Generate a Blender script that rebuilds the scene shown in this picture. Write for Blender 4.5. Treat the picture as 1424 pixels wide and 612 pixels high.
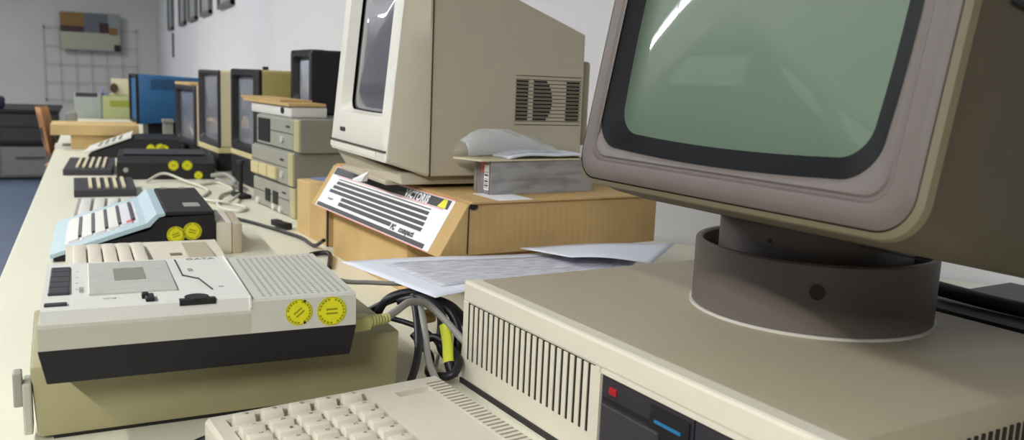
import bpy, bmesh, math, random
from mathutils import Vector, Matrix, Euler
random.seed(7)
for o in list(bpy.data.objects): bpy.data.objects.remove(o)
S = bpy.context.scene
COL = S.collection

# ---------------------------------------------------------------- camera
cam_d = bpy.data.cameras.new('camera'); cam = bpy.data.objects.new('camera', cam_d); COL.objects.link(cam)
cam_d.sensor_width = 36; cam_d.lens = 36*1208/1424
cy = Vector((127-712, 306-88, -1208)).normalized()
cx = Vector((2528, 87, -1208)).normalized(); cx = (cx-cx.dot(cy)*cy).normalized(); cz = cx.cross(cy)
R = Matrix((cx, cy, cz))
cam.matrix_world = Matrix.Translation((0, 0, 1.16)) @ R.to_4x4()
cam_d.clip_start = .02
cam_d.dof.use_dof = True; cam_d.dof.focus_distance = 1.15; cam_d.dof.aperture_fstop = 7.5
S.camera = cam
# ---------------------------------------------------------------- world, lights, exposure
W = bpy.data.worlds.new('world'); S.world = W; W.use_nodes = True
W.node_tree.nodes['Background'].inputs[0].default_value = (.7, .8, 1, 1)
W.node_tree.nodes['Background'].inputs[1].default_value = .15
S.view_settings.view_transform = 'Standard'; S.view_settings.look = 'None'
S.view_settings.gamma = 1; S.view_settings.use_curve_mapping = False
S.view_settings.exposure = 0.0
LAMPS = [(-1.75, 1.4, 34), (-1.75, 3.0, 34), (-1.75, 4.6, 28), (-1.75, 6.2, 28), (-1.75, 7.8, 34), (-1.75, 10.6, 50),
         (-1.75, -0.3, 22), (-1.75, -2.0, 140)]      # x, y, watts; the last two are fill added behind the camera
LAMP_SIZE = (.07, 1.45)
CEIL = 2.85

# ---------------------------------------------------------------- materials
def lin(c):
    return tuple(((v/255)/12.92 if v/255 <= .04045 else (((v/255)+.055)/1.055)**2.4) for v in c) + (1,)
def mat(name, rgb, rough=.5, noise=0, nscale=60, bump=0, metal=0, spec=.5, coat=0, emit=0, trans=0, alpha=1):
    m = bpy.data.materials.new(name); m.use_nodes = True
    nt = m.node_tree; b = nt.nodes['Principled BSDF']
    b.inputs['Base Color'].default_value = lin(rgb); b.inputs['Roughness'].default_value = rough
    b.inputs['Metallic'].default_value = metal; b.inputs['Specular IOR Level'].default_value = spec
    b.inputs['Coat Weight'].default_value = coat; b.inputs['Coat Roughness'].default_value = .03
    b.inputs['Transmission Weight'].default_value = trans; b.inputs['Alpha'].default_value = alpha
    if emit: b.inputs['Emission Color'].default_value = lin(rgb); b.inputs['Emission Strength'].default_value = emit
    if noise or bump:
        tc = nt.nodes.new('ShaderNodeTexCoord'); n = nt.nodes.new('ShaderNodeTexNoise')
        n.inputs['Scale'].default_value = nscale; n.inputs['Detail'].default_value = 4
        nt.links.new(tc.outputs['Object'], n.inputs['Vector'])
        if noise:
            r = nt.nodes.new('ShaderNodeValToRGB')
            c = lin(rgb)
            r.color_ramp.elements[0].position = .3; r.color_ramp.elements[1].position = .7
            r.color_ramp.elements[0].color = tuple(v*(1-noise) for v in c[:3])+(1,)
            r.color_ramp.elements[1].color = tuple(min(1, v*(1+noise)) for v in c[:3])+(1,)
            nt.links.new(n.outputs['Fac'], r.inputs['Fac']); nt.links.new(r.outputs['Color'], b.inputs['Base Color'])
        if bump:
            bp = nt.nodes.new('ShaderNodeBump'); bp.inputs['Strength'].default_value = bump; bp.inputs['Distance'].default_value = .001
            n2 = nt.nodes.new('ShaderNodeTexNoise'); n2.inputs['Scale'].default_value = 900
            nt.links.new(tc.outputs['Object'], n2.inputs['Vector'])
            nt.links.new(n2.outputs['Fac'], bp.inputs['Height']); nt.links.new(bp.outputs['Normal'], b.inputs['Normal'])
    return m
def mat_cardboard(name, rgb):
    m = mat(name, rgb, .85, .09, 9, 0, spec=.2)
    nt = m.node_tree; b = nt.nodes['Principled BSDF']
    tc = nt.nodes.new('ShaderNodeTexCoord'); w = nt.nodes.new('ShaderNodeTexWave')
    w.inputs['Scale'].default_value = 45; w.inputs['Distortion'].default_value = 1.2; w.bands_direction = 'DIAGONAL'
    mp = nt.nodes.new('ShaderNodeMapping'); mp.inputs['Scale'].default_value = (1, 1, .02)
    bp = nt.nodes.new('ShaderNodeBump'); bp.inputs['Strength'].default_value = .25; bp.inputs['Distance'].default_value = .001
    nt.links.new(tc.outputs['Object'], mp.inputs['Vector']); nt.links.new(mp.outputs['Vector'], w.inputs['Vector'])
    nt.links.new(w.outputs['Fac'], bp.inputs['Height']); nt.links.new(bp.outputs['Normal'], b.inputs['Normal'])
    return m
def mat_print(name, paper, ink, scale=(60, 260, 1), thr=.5):
    # paper covered in rows of small print
    m = mat(name, paper, .8, spec=.2); nt = m.node_tree; b = nt.nodes['Principled BSDF']
    tc = nt.nodes.new('ShaderNodeTexCoord'); mp = nt.nodes.new('ShaderNodeMapping'); mp.inputs['Scale'].default_value = scale
    n = nt.nodes.new('ShaderNodeTexNoise'); n.inputs['Scale'].default_value = 1.0; n.inputs['Detail'].default_value = 6
    r = nt.nodes.new('ShaderNodeValToRGB'); r.color_ramp.elements[0].position = thr-.12; r.color_ramp.elements[1].position = thr+.12
    r.color_ramp.elements[0].color = lin(ink); r.color_ramp.elements[1].color = lin(paper)
    nt.links.new(tc.outputs['Object'], mp.inputs['Vector']); nt.links.new(mp.outputs['Vector'], n.inputs['Vector'])
    nt.links.new(n.outputs['Fac'], r.inputs['Fac']); nt.links.new(r.outputs['Color'], b.inputs['Base Color'])
    return m
M = dict(
 wall=mat('wall_paint', (230, 230, 233), .9, .02, 2, .05, spec=.2),
 wall_far=mat('wall_paint_far', (226, 226, 220), .9, .03, 2, .05, spec=.2),
 wall_left=mat('wall_paint_grey', (150, 150, 148), .9, .03, 2, spec=.2),
 ceil=mat('ceiling_paint', (225, 225, 222), .95, spec=.1),
 floor=mat('floor_linoleum', (84, 100, 124), .45, .08, 6),
 table=mat('table_laminate', (230, 228, 207), .42, .015, 8, spec=.4),
 table_edge=mat('table_edge_band', (205, 200, 175), .5),
 metal=mat('grey_steel', (120, 122, 122), .4, metal=.8),
 beige=mat('beige_plastic', (196, 188, 166), .55, .02, 40, .12),
 case_top=mat('painted_case_steel', (166, 156, 134), .55, .02, 30, .2),
 case_front=mat('case_front_plastic', (222, 216, 198), .55, .015, 40, .15),
 taupe=mat('taupe_plastic', (103, 94, 89), .5, .02, 40, .12),
 olive=mat('yellowed_housing_plastic', (122, 112, 88), .6, .03, 25, .1),
 housing=mat('shaded_beige_housing', (82, 73, 58), .6, .03, 25, .1),  # beige darkened, the shade on the monitor's side is in the colour
 mask=mat('tube_surround_rubber', (13, 14, 19), .6, spec=.25),
 green_glass=mat('green_phosphor_glass', (100, 119, 99), .5, .03, 3, coat=1.0, spec=.5),
 grey_glass=mat('grey_tube_glass', (98, 99, 108), .4, .08, 6, coat=1.0),
 small_glass=mat('bluish_tube_glass', (176, 184, 200), .4, .05, 9, coat=1.0),
 dark_glass=mat('dark_tube_glass', (136, 139, 150), .4, .1, 9, coat=1.0),  # glass lightened, the reflection of the room is put into the colour
 cream=mat('cream_yellowed_plastic', (214, 200, 150), .5, .03, 20),
 cream2=mat('pale_cream_plastic', (222, 212, 178), .5, .02, 20),
 yellowtop=mat('yellowed_plastic', (190, 176, 112), .5, .03, 20),
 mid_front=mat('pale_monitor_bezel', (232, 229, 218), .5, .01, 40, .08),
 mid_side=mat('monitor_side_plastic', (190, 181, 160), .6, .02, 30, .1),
 vent=mat('vent_shadow_plastic', (70, 62, 50), .8),
 slot=mat('slot_interior', (34, 29, 23), .9),
 black=mat('black_plastic', (22, 21, 24), .5, .05, 60, .1),
 blackm=mat('matt_black_plastic', (16, 14, 19), .65, .05, 60, .1),
 charcoal=mat('charcoal_plastic', (56, 54, 60), .5),
 drive=mat('drive_bay_plastic', (44, 42, 50), .5, .05, 60, .1),
 white=mat('white_plastic', (226, 225, 218), .45, .01, 40, .06),
 lightgrey=mat('light_grey_plastic', (203, 202, 192), .5, .02, 30, .06),
 deckbody=mat('deck_body_plastic', (190, 187, 172), .5, .02, 30, .06),
 window=mat('smoked_cassette_window', (198, 198, 190), .4, .06, 60, coat=.1),
 grey=mat('device_grey_metal', (160, 159, 148), .5, .02, 30, .06),
 greyside=mat('device_side_metal', (138, 137, 126), .6, .02, 30, .06),
 trim=mat('yellowed_trim', (188, 180, 138), .5),
 lowcase=mat('sage_beige_case', (163, 156, 118), .55, .03, 14, .12),
 key=mat('key_plastic', (222, 215, 198), .5, .01, 60, .06),
 keydark=mat('key_side_plastic', (186, 175, 152), .55),
 ventdark=mat('vent_slot_plastic', (146, 134, 112), .7),
 ink=mat('printed_ink', (70, 64, 58), .7),
 blue=mat('pale_blue_plastic', (176, 200, 208), .5, .02, 30, .06),
 paleprint=mat('pale_keyboard_panel', (214, 214, 220), .5, .02, 30),
 pinkred=mat('red_key', (214, 82, 78), .5),
 yellow=mat('yellow_sticker_paper', (226, 222, 20), .6, .03, 200),
 yellowink=mat('sticker_print', (150, 148, 10), .7),
 yg=mat('yellow_green_tape', (214, 222, 60), .5),
 creamplug=mat('cream_plug_plastic', (200, 196, 130), .5),
 card=mat_cardboard('brown_cardboard', (200, 168, 116)),
 card2=mat_cardboard('light_cardboard', (212, 182, 128)),
 labelw=mat('label_paper', (240, 240, 242), .6),
 labeld=mat('label_charcoal_ink', (66, 66, 70), .6),
 labelp=mat('label_pink_border', (232, 150, 140), .6),
 labely=mat('label_yellow_mark', (236, 232, 60), .6),
 paper=mat('white_paper', (226, 230, 242), .8, spec=.2),
 paper2=mat('tray_paper', (226, 226, 228), .7, spec=.2),
 print1=mat_print('printed_sheet', (216, 218, 226), (178, 178, 186), (34, 230, 1), .5),
 print2=mat_print('grey_box_print', (168, 168, 168), (136, 136, 138), (16, 1, 60), .45),
 print3=mat_print('printed_carton_side', (158, 152, 146), (110, 104, 112), (90, 90, 4), .5),
 bag=None,
 bluemon=mat('blue_housing_paint', (38, 98, 148), .5, .04, 20),
 bluedark=mat('dark_blue_vent', (24, 62, 98), .7),
 red=mat('red_led_lens', (170, 24, 40), .35),
 bluestrip=mat('blue_lit_strip', (40, 120, 170), .3),
 wood=mat('chair_plywood', (190, 138, 88), .5, .1, 12),
 cabdark=mat('cabinet_dark_laminate', (58, 54, 56), .6, .05, 10),
 cabgrey=mat('cabinet_grey_front', (128, 128, 126), .6, .04, 10),
 frame=mat('dark_frame', (104, 104, 104), .5),
 wire=mat('grid_wire', (104, 104, 102), .5),
 cable_black=mat('black_cable_rubber', (24, 24, 30), .45),
 cable_grey=mat('grey_cable_rubber', (150, 148, 142), .5),
 cable_white=mat('white_cable_rubber', (214, 212, 196), .5),
 tube=mat('fluorescent_tube', (250, 252, 255), .5, emit=14),
 lampbody=mat('lamp_housing_white', (225, 225, 225), .4),
 orange=mat('picture_brown', (150, 112, 58), .5), pblue=mat('picture_slate', (110, 116, 122), .5),
 pdark=mat('picture_dark', (66, 44, 38), .5), ppale=mat('picture_pale', (190, 190, 168), .5), pgrey=mat('picture_grey', (160, 165, 165), .5),
 sage=mat('sage_green_plastic', (176, 182, 132), .6), lime=mat('lime_cloth', (150, 158, 60), .8),
 paleblue=mat('lilac_paper', (130, 136, 180), .8), navy=mat('navy_plastic', (26, 32, 58), .5),
 printer=mat('pale_grey_printer', (168, 174, 168), .5), brown=mat('dark_brown', (70, 48, 34), .6),
)
b = mat('clear_plastic_bag', (232, 235, 238), .15, alpha=.32, spec=.9)
M['bag'] = b

# ---------------------------------------------------------------- mesh helpers
class MB:
    def __init__(s): s.bm = bmesh.new()
    def box(s, x0, x1, y0, y1, z0, z1, bev=0, seg=2):
        vs = [s.bm.verts.new(p) for p in [(x0,y0,z0),(x1,y0,z0),(x1,y1,z0),(x0,y1,z0),(x0,y0,z1),(x1,y0,z1),(x1,y1,z1),(x0,y1,z1)]]
        fs = [s.bm.faces.new([vs[i] for i in q]) for q in [(0,3,2,1),(4,5,6,7),(0,1,5,4),(1,2,6,5),(2,3,7,6),(3,0,4,7)]]
        if bev:
            es = list({e for f in fs for e in f.edges})
            bmesh.ops.bevel(s.bm, geom=es, offset=bev, segments=seg, profile=.5, affect='EDGES')
        return s
    def hexa(s, bot, top, bev=0):
        vs = [s.bm.verts.new(p) for p in list(bot)+list(top)]
        n = len(bot)
        fs = [s.bm.faces.new(vs[:n][::-1]), s.bm.faces.new(vs[n:])]
        for i in range(n): fs.append(s.bm.faces.new([vs[i], vs[(i+1) % n], vs[n+(i+1) % n], vs[n+i]]))
        if bev:
            es = list({e for f in fs for e in f.edges})
            bmesh.ops.bevel(s.bm, geom=es, offset=bev, segments=2, profile=.5, affect='EDGES')
        return s
    def prism(s, prof, a0, a1, axis='x', bev=0):
        # profile in the two other axes, extruded from a0 to a1
        def P(a, u, v): return {'x': (a, u, v), 'y': (u, a, v), 'z': (u, v, a)}[axis]
        return s.hexa([P(a0, u, v) for u, v in prof], [P(a1, u, v) for u, v in prof], bev)
    def slab(s, o, u, v, w, h, t):
        o = Vector(o); u = Vector(u).normalized(); v = Vector(v).normalized(); n = u.cross(v)
        bot = [o, o+u*w, o+u*w+v*h, o+v*h]
        return s.hexa(bot, [p+n*t for p in bot])
    def loft(s, rings, cap0=False, cap1=False):
        vr = [[s.bm.verts.new(p) for p in r] for r in rings]
        for a, b in zip(vr, vr[1:]):
            n = len(a)
            for i in range(n): s.bm.faces.new([a[i], a[(i+1) % n], b[(i+1) % n], b[i]])
        if cap0: s.bm.faces.new(vr[0][::-1])
        if cap1: s.bm.faces.new(vr[-1])
        return s
    def cyl(s, c, r, z0, z1, n=48, r1=None):
        r1 = r if r1 is None else r1
        ring = lambda R_, z: [(c[0]+R_*math.cos(2*math.pi*i/n), c[1]+R_*math.sin(2*math.pi*i/n), z) for i in range(n)]
        return s.loft([ring(r, z0), ring(r1, z1)], True, True)
    def disc(s, o, u, v, r, t, n=36, sc=1):
        o = Vector(o); u = Vector(u).normalized(); v = Vector(v).normalized(); nn = u.cross(v)
        a = [o+u*r*math.cos(2*math.pi*i/n)+v*r*sc*math.sin(2*math.pi*i/n) for i in range(n)]
        return s.loft([a, [p+nn*t for p in a]], True, True)
    def ringdisc(s, o, u, v, r0, r1, t, n=36):
        o = Vector(o); u = Vector(u).normalized(); v = Vector(v).normalized(); nn = u.cross(v)
        f = lambda r, h: [o+u*r*math.cos(2*math.pi*i/n)+v*r*math.sin(2*math.pi*i/n)+nn*h for i in range(n)]
        return s.loft([f(r0, 0), f(r0, t), f(r1, t), f(r1, 0), f(r0, 0)])
    def tube(s, pts, r, n=10, smooth=8, part=None):
        pts = [Vector(p) for p in pts]
        if smooth and len(pts) > 2:
            q = []
            P = [pts[0]*2-pts[1]]+pts+[pts[-1]*2-pts[-2]]
            for i in range(1, len(P)-2):
                for k in range(smooth):
                    t = k/smooth; a, b_, c, d = P[i-1], P[i], P[i+1], P[i+2]
                    q.append(.5*((2*b_)+(-a+c)*t+(2*a-5*b_+4*c-d)*t*t+(-a+3*b_-3*c+d)*t**3))
            q.append(pts[-1]); pts = q
        if part: pts = pts[int(part[0]*(len(pts)-1)):int(part[1]*(len(pts)-1))+1]
        up = Vector((0, 0, 1)); rings = []; prev = None
        for i, p in enumerate(pts):
            t = (pts[min(i+1, len(pts)-1)]-pts[max(i-1, 0)]).normalized()
            if prev is None:
                a = t.cross(up if abs(t.z) < .9 else Vector((1, 0, 0))).normalized()
            else: a = (prev-t*prev.dot(t)).normalized()
            prev = a; b_ = t.cross(a)
            rings.append([p+a*r*math.cos(2*math.pi*k/n)+b_*r*math.sin(2*math.pi*k/n) for k in range(n)])
        return s.loft(rings, True, True)
    def obj(s, name, m, parent=None, smooth=False, loc=None, rot=None):
        bmesh.ops.recalc_face_normals(s.bm, faces=s.bm.faces)
        me = bpy.data.meshes.new(name); s.bm.to_mesh(me); s.bm.free()
        if smooth:
            for p in me.polygons: p.use_smooth = True
            try: me.set_sharp_from_angle(angle=math.radians(38))
            except Exception: pass
        o = bpy.data.objects.new(name, me); COL.objects.link(o)
        me.materials.append(m if not isinstance(m, str) else M[m])
        if parent: o.parent = parent
        if loc: o.location = loc
        if rot: o.rotation_euler = rot
        return o
def box(name, m, parent, x0, x1, y0, y1, z0, z1, bev=0, smooth=False):
    return MB().box(x0, x1, y0, y1, z0, z1, bev).obj(name, m, parent, smooth)
def thing(name, label, cat, loc=(0, 0, 0), rz=0, rx=0, group=None):
    o = bpy.data.objects.new(name, None); COL.objects.link(o); o.empty_display_size = .05
    o.location = loc; o.rotation_euler = (math.radians(rx), 0, math.radians(rz))
    return tag(o, label, cat, group)
def tag(o, label, cat, group=None):
    o['label'] = label; o['category'] = cat
    if group: o['group'] = group
    return o
def struct(name, mb, m):
    o = mb.obj(name, m); o['kind'] = 'structure'; return o
def rrect(cx_, cz_, hw, hh, r, y, bx=0, bz=0, n=8, m_=8):
    # rounded rectangle ring in a plane of constant y; bx / bz bow the sides outwards
    pts = []
    cs = [(hw-r, hh-r, 0), (-(hw-r), hh-r, 90), (-(hw-r), -(hh-r), 180), (hw-r, -(hh-r), 270)]
    for k, (a, b_, d) in enumerate(cs):
        for i in range(n+1):
            t = math.radians(d+90*i/n); pts.append((a+r*math.cos(t), b_+r*math.sin(t)))
        a2, b2, _ = cs[(k+1) % 4]; t = math.radians(d+90); t2 = math.radians((d+90) % 360)
        p0 = (a+r*math.cos(t), b_+r*math.sin(t)); p1 = (a2+r*math.cos(t2), b2+r*math.sin(t2))
        for i in range(1, m_): f = i/m_; pts.append((p0[0]+(p1[0]-p0[0])*f, p0[1]+(p1[1]-p0[1])*f))
    out = []
    for u, v in pts:
        fu = 1+bx*(1-(v/hh)**2); fv = 1+bz*(1-(u/hw)**2)
        out.append((cx_+u*fu, y, cz_+v*fv))
    return out
def glass(cx_, cz_, hw, hh, r, y, dome, bx=0, bz=0):
    mb = MB(); rings = []
    for s_ in (1, .94, .85, .75, .6, .45, .3, .15, .04):
        base = rrect(cx_, cz_, hw, hh, r, 0, bx, bz)
        ring = []
        for (x, _, z) in base:
            dx, dz = (x-cx_)*s_, (z-cz_)*s_
            k = 1-s_*s_
            ring.append((cx_+dx, y-dome*k, cz_+dz))
        rings.append(ring)
    mb.loft(rings, False, True)
    # rim going back so the tube has thickness
    back = [(x, y+.02, z) for x, _, z in rrect(cx_, cz_, hw, hh, r, 0, bx, bz)]
    mb.loft([back, rings[0]], True, False)
    return mb
def txt(name, body, size, m, parent, o, u, v, lift=.0004, bold=0, spacing=1.0):
    cu = bpy.data.curves.new('t', 'FONT'); cu.body = body; cu.size = size; cu.extrude = .0001; cu.offset = bold; cu.space_character = spacing
    cu.resolution_u = 3
    to = bpy.data.objects.new('t', cu); COL.objects.link(to)
    dg = bpy.context.evaluated_depsgraph_get(); me = bpy.data.meshes.new_from_object(to.evaluated_get(dg))
    bpy.data.objects.remove(to)
    u = Vector(u).normalized(); v = Vector(v).normalized(); n = u.cross(v)
    mx = Matrix((u, v, n)).transposed().to_4x4(); mx.translation = Vector(o)+n*lift
    me.transform(mx); me.name = name
    me.materials.clear(); me.materials.append(M[m])
    ob = bpy.data.objects.new(name, me); COL.objects.link(ob); ob.parent = parent
    return ob
def sticker(parent, o, u, v, r, tilt=0, marks=False):
    # round yellow inspection sticker, its print as sub-part
    a = math.radians(tilt); u = Vector(u).normalized(); v = Vector(v).normalized(); n = u.cross(v); o = Vector(o)
    st = MB().disc(o, u, v, r, .0004).obj('yellow_sticker', 'yellow', parent)
    st['label'] = 'round yellow sticker'
    mb = MB(); c = o+n*.0004
    mb.ringdisc(c, u, v, r*.92, r*.96, .0002)
    for k in range(22):                                  # ring of tiny print
        if k % 6 == 5: continue
        t = 2*math.pi*k/22; p = c+(u*math.cos(t)+v*math.sin(t))*r*.74
        mb.slab(p, u*math.cos(t)+v*math.sin(t), -u*math.sin(t)+v*math.cos(t), r*.13, r*.16, .0002)
    uu = u*math.cos(a)+v*math.sin(a); vv = -u*math.sin(a)+v*math.cos(a)
    for j in (.06, -.22): mb.slab(c-uu*r*.38+vv*r*j, uu, vv, r*.76, r*.13, .0002)
    mb.obj('sticker_print', 'yellowink', st)
    if marks:
        mk = MB()
        for s_ in (.82, -.82): mk.disc(c+u*r*.42+v*r*s_, u, v, r*.1, .0003, 10)
        mk.obj('ink_dot', 'black', st)
    return st

T = .75
# ================================================================= SETTING
struct('floor', MB().box(-5.6, 3.4, -3.0, 13.9, -.1, 0), 'floor')
struct('ceiling', MB().box(-5.6, 3.4, -3.0, 13.9, CEIL+.02, CEIL+.12), 'ceil')
struct('wall_back', MB().box(-5.6, .85, 13.7, 13.9, 0, CEIL+.02), 'wall_far')
struct('wall_left', MB().box(-5.7, -5.5, -3.0, 13.9, 0, CEIL+.02), 'wall_left')
struct('wall_front', MB().box(-5.6, 3.4, -3.1, -2.9, 0, CEIL+.02), 'cabdark')
struct('wall_right', MB().prism([(.85, 13.9), (.85, 2.68), (1.40, 1.88), (2.42, .396), (3.2, -.75), (3.2, -3.0), (3.4, -3.0), (3.4, 13.9)], 0, CEIL+.02, 'z'), 'wall')
# windows of the room on the left wall (seen only as reflections in the glass)
for i, y in enumerate((1.2, 3.6, 6.0)):
    w = MB().box(-5.5, -5.46, y-.8, y+.8, 1.2, 2.3, .005).obj('window_%d' % (i+1), 'lampbody'); w['kind'] = 'structure'
    g_ = MB().box(-5.462, -5.452, y-.74, y-.03, 1.26, 2.24).box(-5.462, -5.452, y+.03, y+.74, 1.26, 2.24).obj('window_pane', mat('daylit_pane_%d' % i, (215, 228, 245), .2, emit=.5), w)

def make_lamp():
    t = thing('ceiling_lamp', 'long twin fluorescent lamp fixed under the ceiling', 'ceiling lamp', (0, 0, 0), group='fluorescent lamps on the ceiling')
    MB().box(-.1, .1, -.76, .76, -.03, .02, .005).obj('lamp_housing', 'lampbody', t)
    for x in (-.045, .045):
        mb = MB(); mb.tube([(x, -.73, -.05), (x, .73, -.05)], .013, 10, 0); mb.obj('tube', 'tube', t, True)
    return t
lamp0 = make_lamp()
for i, (x, y, watts) in enumerate(LAMPS):
    if i == 0: L = lamp0
    else:
        L = lamp0.copy(); COL.objects.link(L)
        for ch in list(lamp0.children): c = ch.copy(); COL.objects.link(c); c.parent = L
    L.location = (x, y, CEIL)
    ld = bpy.data.lights.new('lamp_light', 'AREA'); ld.shape = 'RECTANGLE'; ld.size, ld.size_y = LAMP_SIZE; ld.energy = watts
    ld.color = (1, .985, .95)
    lo = bpy.data.objects.new('lamp_light', ld); COL.objects.link(lo); lo.location = (x, y, CEIL-.075)

# ---------------------------------------------------------------- table run
def desk(y0, y1, label, poly=None):
    t = thing('long_table', label, 'table', (0, 0, 0), group=None)
    pts = poly or [(-.17, y0), (.84, y0), (.84, y1), (-.17, y1)]
    MB().prism(pts, T-.028, T, 'z', .002).obj('tabletop', 'table', t)
    for x in (-.12, .78):
        for y in (y0+.06, y1-.06): box('leg', 'metal', t, x-.02, x+.02, y-.02, y+.02, 0, T-.028)
    box('frame_rail', 'metal', t, -.12, .78, y0+.05, y0+.07, T-.07, T-.028)
    box('frame_rail', 'metal', t, -.12, .78, y1-.07, y1-.05, T-.07, T-.028)
    return t
desk(-.3, 2.335, 'cream white table nearest the camera, under the big green-screen monitor',
     [(-.17, -.3), (2.88, -.3), (1.39, 1.87), (1.085, 2.335), (-.17, 2.335)])
desk(2.338, 4.9, 'cream white middle table of the row, under the dark keypads and grey stack',
     [(-.17, 2.338), (1.075, 2.338), (.84, 2.69), (.84, 4.9), (-.17, 4.9)])
desk(4.903, 8.3, 'cream white table at the far end of the row, under the blue monitor')

# ================================================================= PC CASE (nearest, right)
case = thing('computer_case', 'large beige desktop computer case carrying the monitor with the green screen', 'computer', (.444, 1.055, T), -84)
CW, CD, CH = .60, .49, .142
box('cover', 'case_top', case, 0.001, CW-.001, .022, CD, .004, CH, .006, True)
fp = MB()
# front panel assembled round the slots and the drive bay
x_v0, x_v1, z_v0, z_v1 = .014, .300, .036, .113
bay0, bay1, bz0, bz1 = .306, .590, .022, .109
fp.box(-.001, CW+.001, 0, .024, z_v1, CH+.001, .004)
fp.box(-.001, x_v0, .0, .024, .0, z_v1+.004, .003)
fp.box(x_v0-.002, bay0, .0, .024, .0, z_v0)
fp.box(x_v1-.004, bay0, .0, .024, z_v0-.001, z_v1+.001)
fp.box(bay1, CW+.001, .0, .024, .0, z_v1+.004, .003)
fp.box(bay0-.002, bay1+.002, .0, .024, .0, bz0)
fp.box(bay0-.002, bay1+.002, .0, .024, bz1, z_v1+.001)
nsl = 22
box('contact_shade_strip', 'black', case, .002, CW-.002, -.003, .02, .0, .007)  # black strip added as the line of shade under the case front
pitch = (x_v1-.004-x_v0)/nsl
for i in range(nsl):
    x = x_v0+pitch*i
    fp.box(x+pitch*.42, x+pitch*1.0, .0, .0013, z_v0, z_v1)
fpo = fp.obj('front_panel', 'case_front', case)
box('slot_backing', 'slot', case, x_v0-.002, x_v1, .0012, .006, z_v0-.002, z_v1+.002)
dr = box('disk_drive', 'drive', case, bay0, bay1-.145, .003, .02, bz0, bz1, .001)
box('drive_door', 'charcoal', dr, bay0+.004, bay0+.095, -.001, .004, .028, .078, .002)
box('drive_slot', 'black', dr, bay0+.004, bay1-.148, .0015, .0045, .081, .084)
box('finger_recess', 'black', dr, bay0+.080, bay0+.135, .0012, .0045, .066, .102)
box('activity_light', 'red', dr, bay0+.014, bay0+.026, .0008, .004, .090, .098, .001)
box('drive_stripe', 'bluestrip', dr, bay0+.088, bay0+.125, -.0002, .0035, .086, .089)
dr2 = box('disk_drive', 'drive', case, bay1-.143, bay1, .003, .02, bz0, bz1, .001)
box('drive_slot', 'black', dr2, bay1-.138, bay1-.006, .0015, .0045, .081, .084)
sv = MB()
for i in range(26): y = .17+i*.0115; sv.box(CW-.0005, CW+.0012, y, y+.004, .05, .115)
sv.obj('side_vent', 'slot', case)
for x, y in ((.03, .03), (CW-.03, .03), (.03, CD-.03), (CW-.03, CD-.03)):
    MB().cyl((x, y), .012, 0, .006, 20).obj('foot', 'black', case)

# ================================================================= GREEN SCREEN MONITOR on its swivel
mon = thing('crt_monitor', 'big taupe and beige CRT monitor with a green screen on a round swivel foot', 'monitor', (.49, .875, 1.055), -84, -11.5)
cxm, czm = .2265, .187
hw, hh = .209, .184
rings = [rrect(cxm, czm, hw, hh, .03, .050), rrect(cxm, czm, hw, hh, .03, .012), rrect(cxm, czm, hw-.001, hh-.001, .03, .004),
         rrect(cxm, czm, hw-.005, hh-.005, .028, .0005), rrect(cxm, czm, hw-.010, hh-.010, .026, -.001), rrect(cxm, czm, hw-.020, hh-.020, .022, .0),
         rrect(cxm, czm, hw-.0225, hh-.0225, .02, .0028), rrect(cxm, czm, hw-.0245, hh-.0245, .02, .0028), rrect(cxm, czm, hw-.0265, hh-.0265, .018, .0012)]
ox, oz, ohw, ohh = .2195, .190, .176, .148
rings += [rrect(ox, oz, ohw+.003, ohh+.003, .03, .0018, .045, .05), rrect(ox, oz, ohw+.0003, ohh+.0003, .03, .004, .045, .05)]
MB().loft(rings).obj('bezel', 'taupe', mon, True)
rim = MB(); rim.loft([rrect(cxm, czm, hw+.0005, hh+.0005, .031, .004), rrect(cxm, czm, hw+.005, hh+.005, .033, .008), rrect(cxm, czm, hw+.006, hh+.006, .034, .016), rrect(cxm, czm, hw+.0005, hh+.0005, .031, .018)])
rim.obj('bezel_rim', 'olive', mon, True)
# dark tube surround
MB().loft([rrect(ox, oz, ohw, ohh, .03, .004, .045, .05), rrect(ox, oz, ohw-.004, ohh-.004, .03, .007, .045, .05),
           rrect(ox-.004, oz+.002, ohw-.0145, ohh-.0125, .027, .019, .04, .045), rrect(ox-.005, oz+.002, ohw-.021, ohh-.019, .025, .0225, .04, .045)]).obj('tube_surround', 'mask', mon, True)
glass(ox-.005, oz+.003, ohw-.0175, ohh-.0150, .026, .0215, .024, .04, .045).obj('screen', 'green_glass', mon, True)
# housing: flares from the bezel, runs back, narrows at the rear
hz = [rrect(cxm, czm, hw+.002, hh+.002, .030, .014), rrect(cxm, czm, hw+.009, hh+.008, .032, .05),
      rrect(cxm, czm, hw+.011, hh+.010, .032, .10), rrect(cxm, czm, hw+.008, hh+.009, .032, .30),
      rrect(cxm, czm+.01, hw-.02, hh-.02, .04, .33), rrect(cxm, czm+.01, hw-.08, hh-.07, .04, .37), rrect(cxm, czm+.01, hw-.09, hh-.08, .04, .42)]
MB().loft(hz, False, True).obj('housing', 'housing', mon, True)
for s_ in (-1, 1):
    x = cxm+s_*(hw+.0115)
    box('housing_groove', 'black', mon, x-.0012, x+.0012, .045, .30, .191, .195)
gb = MB()
for i in range(6): gb.box(.33+.001*i, .332+.001*i, .10, .20, -.010, -.0085)
gb.obj('underside_vent', 'black', mon)
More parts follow.
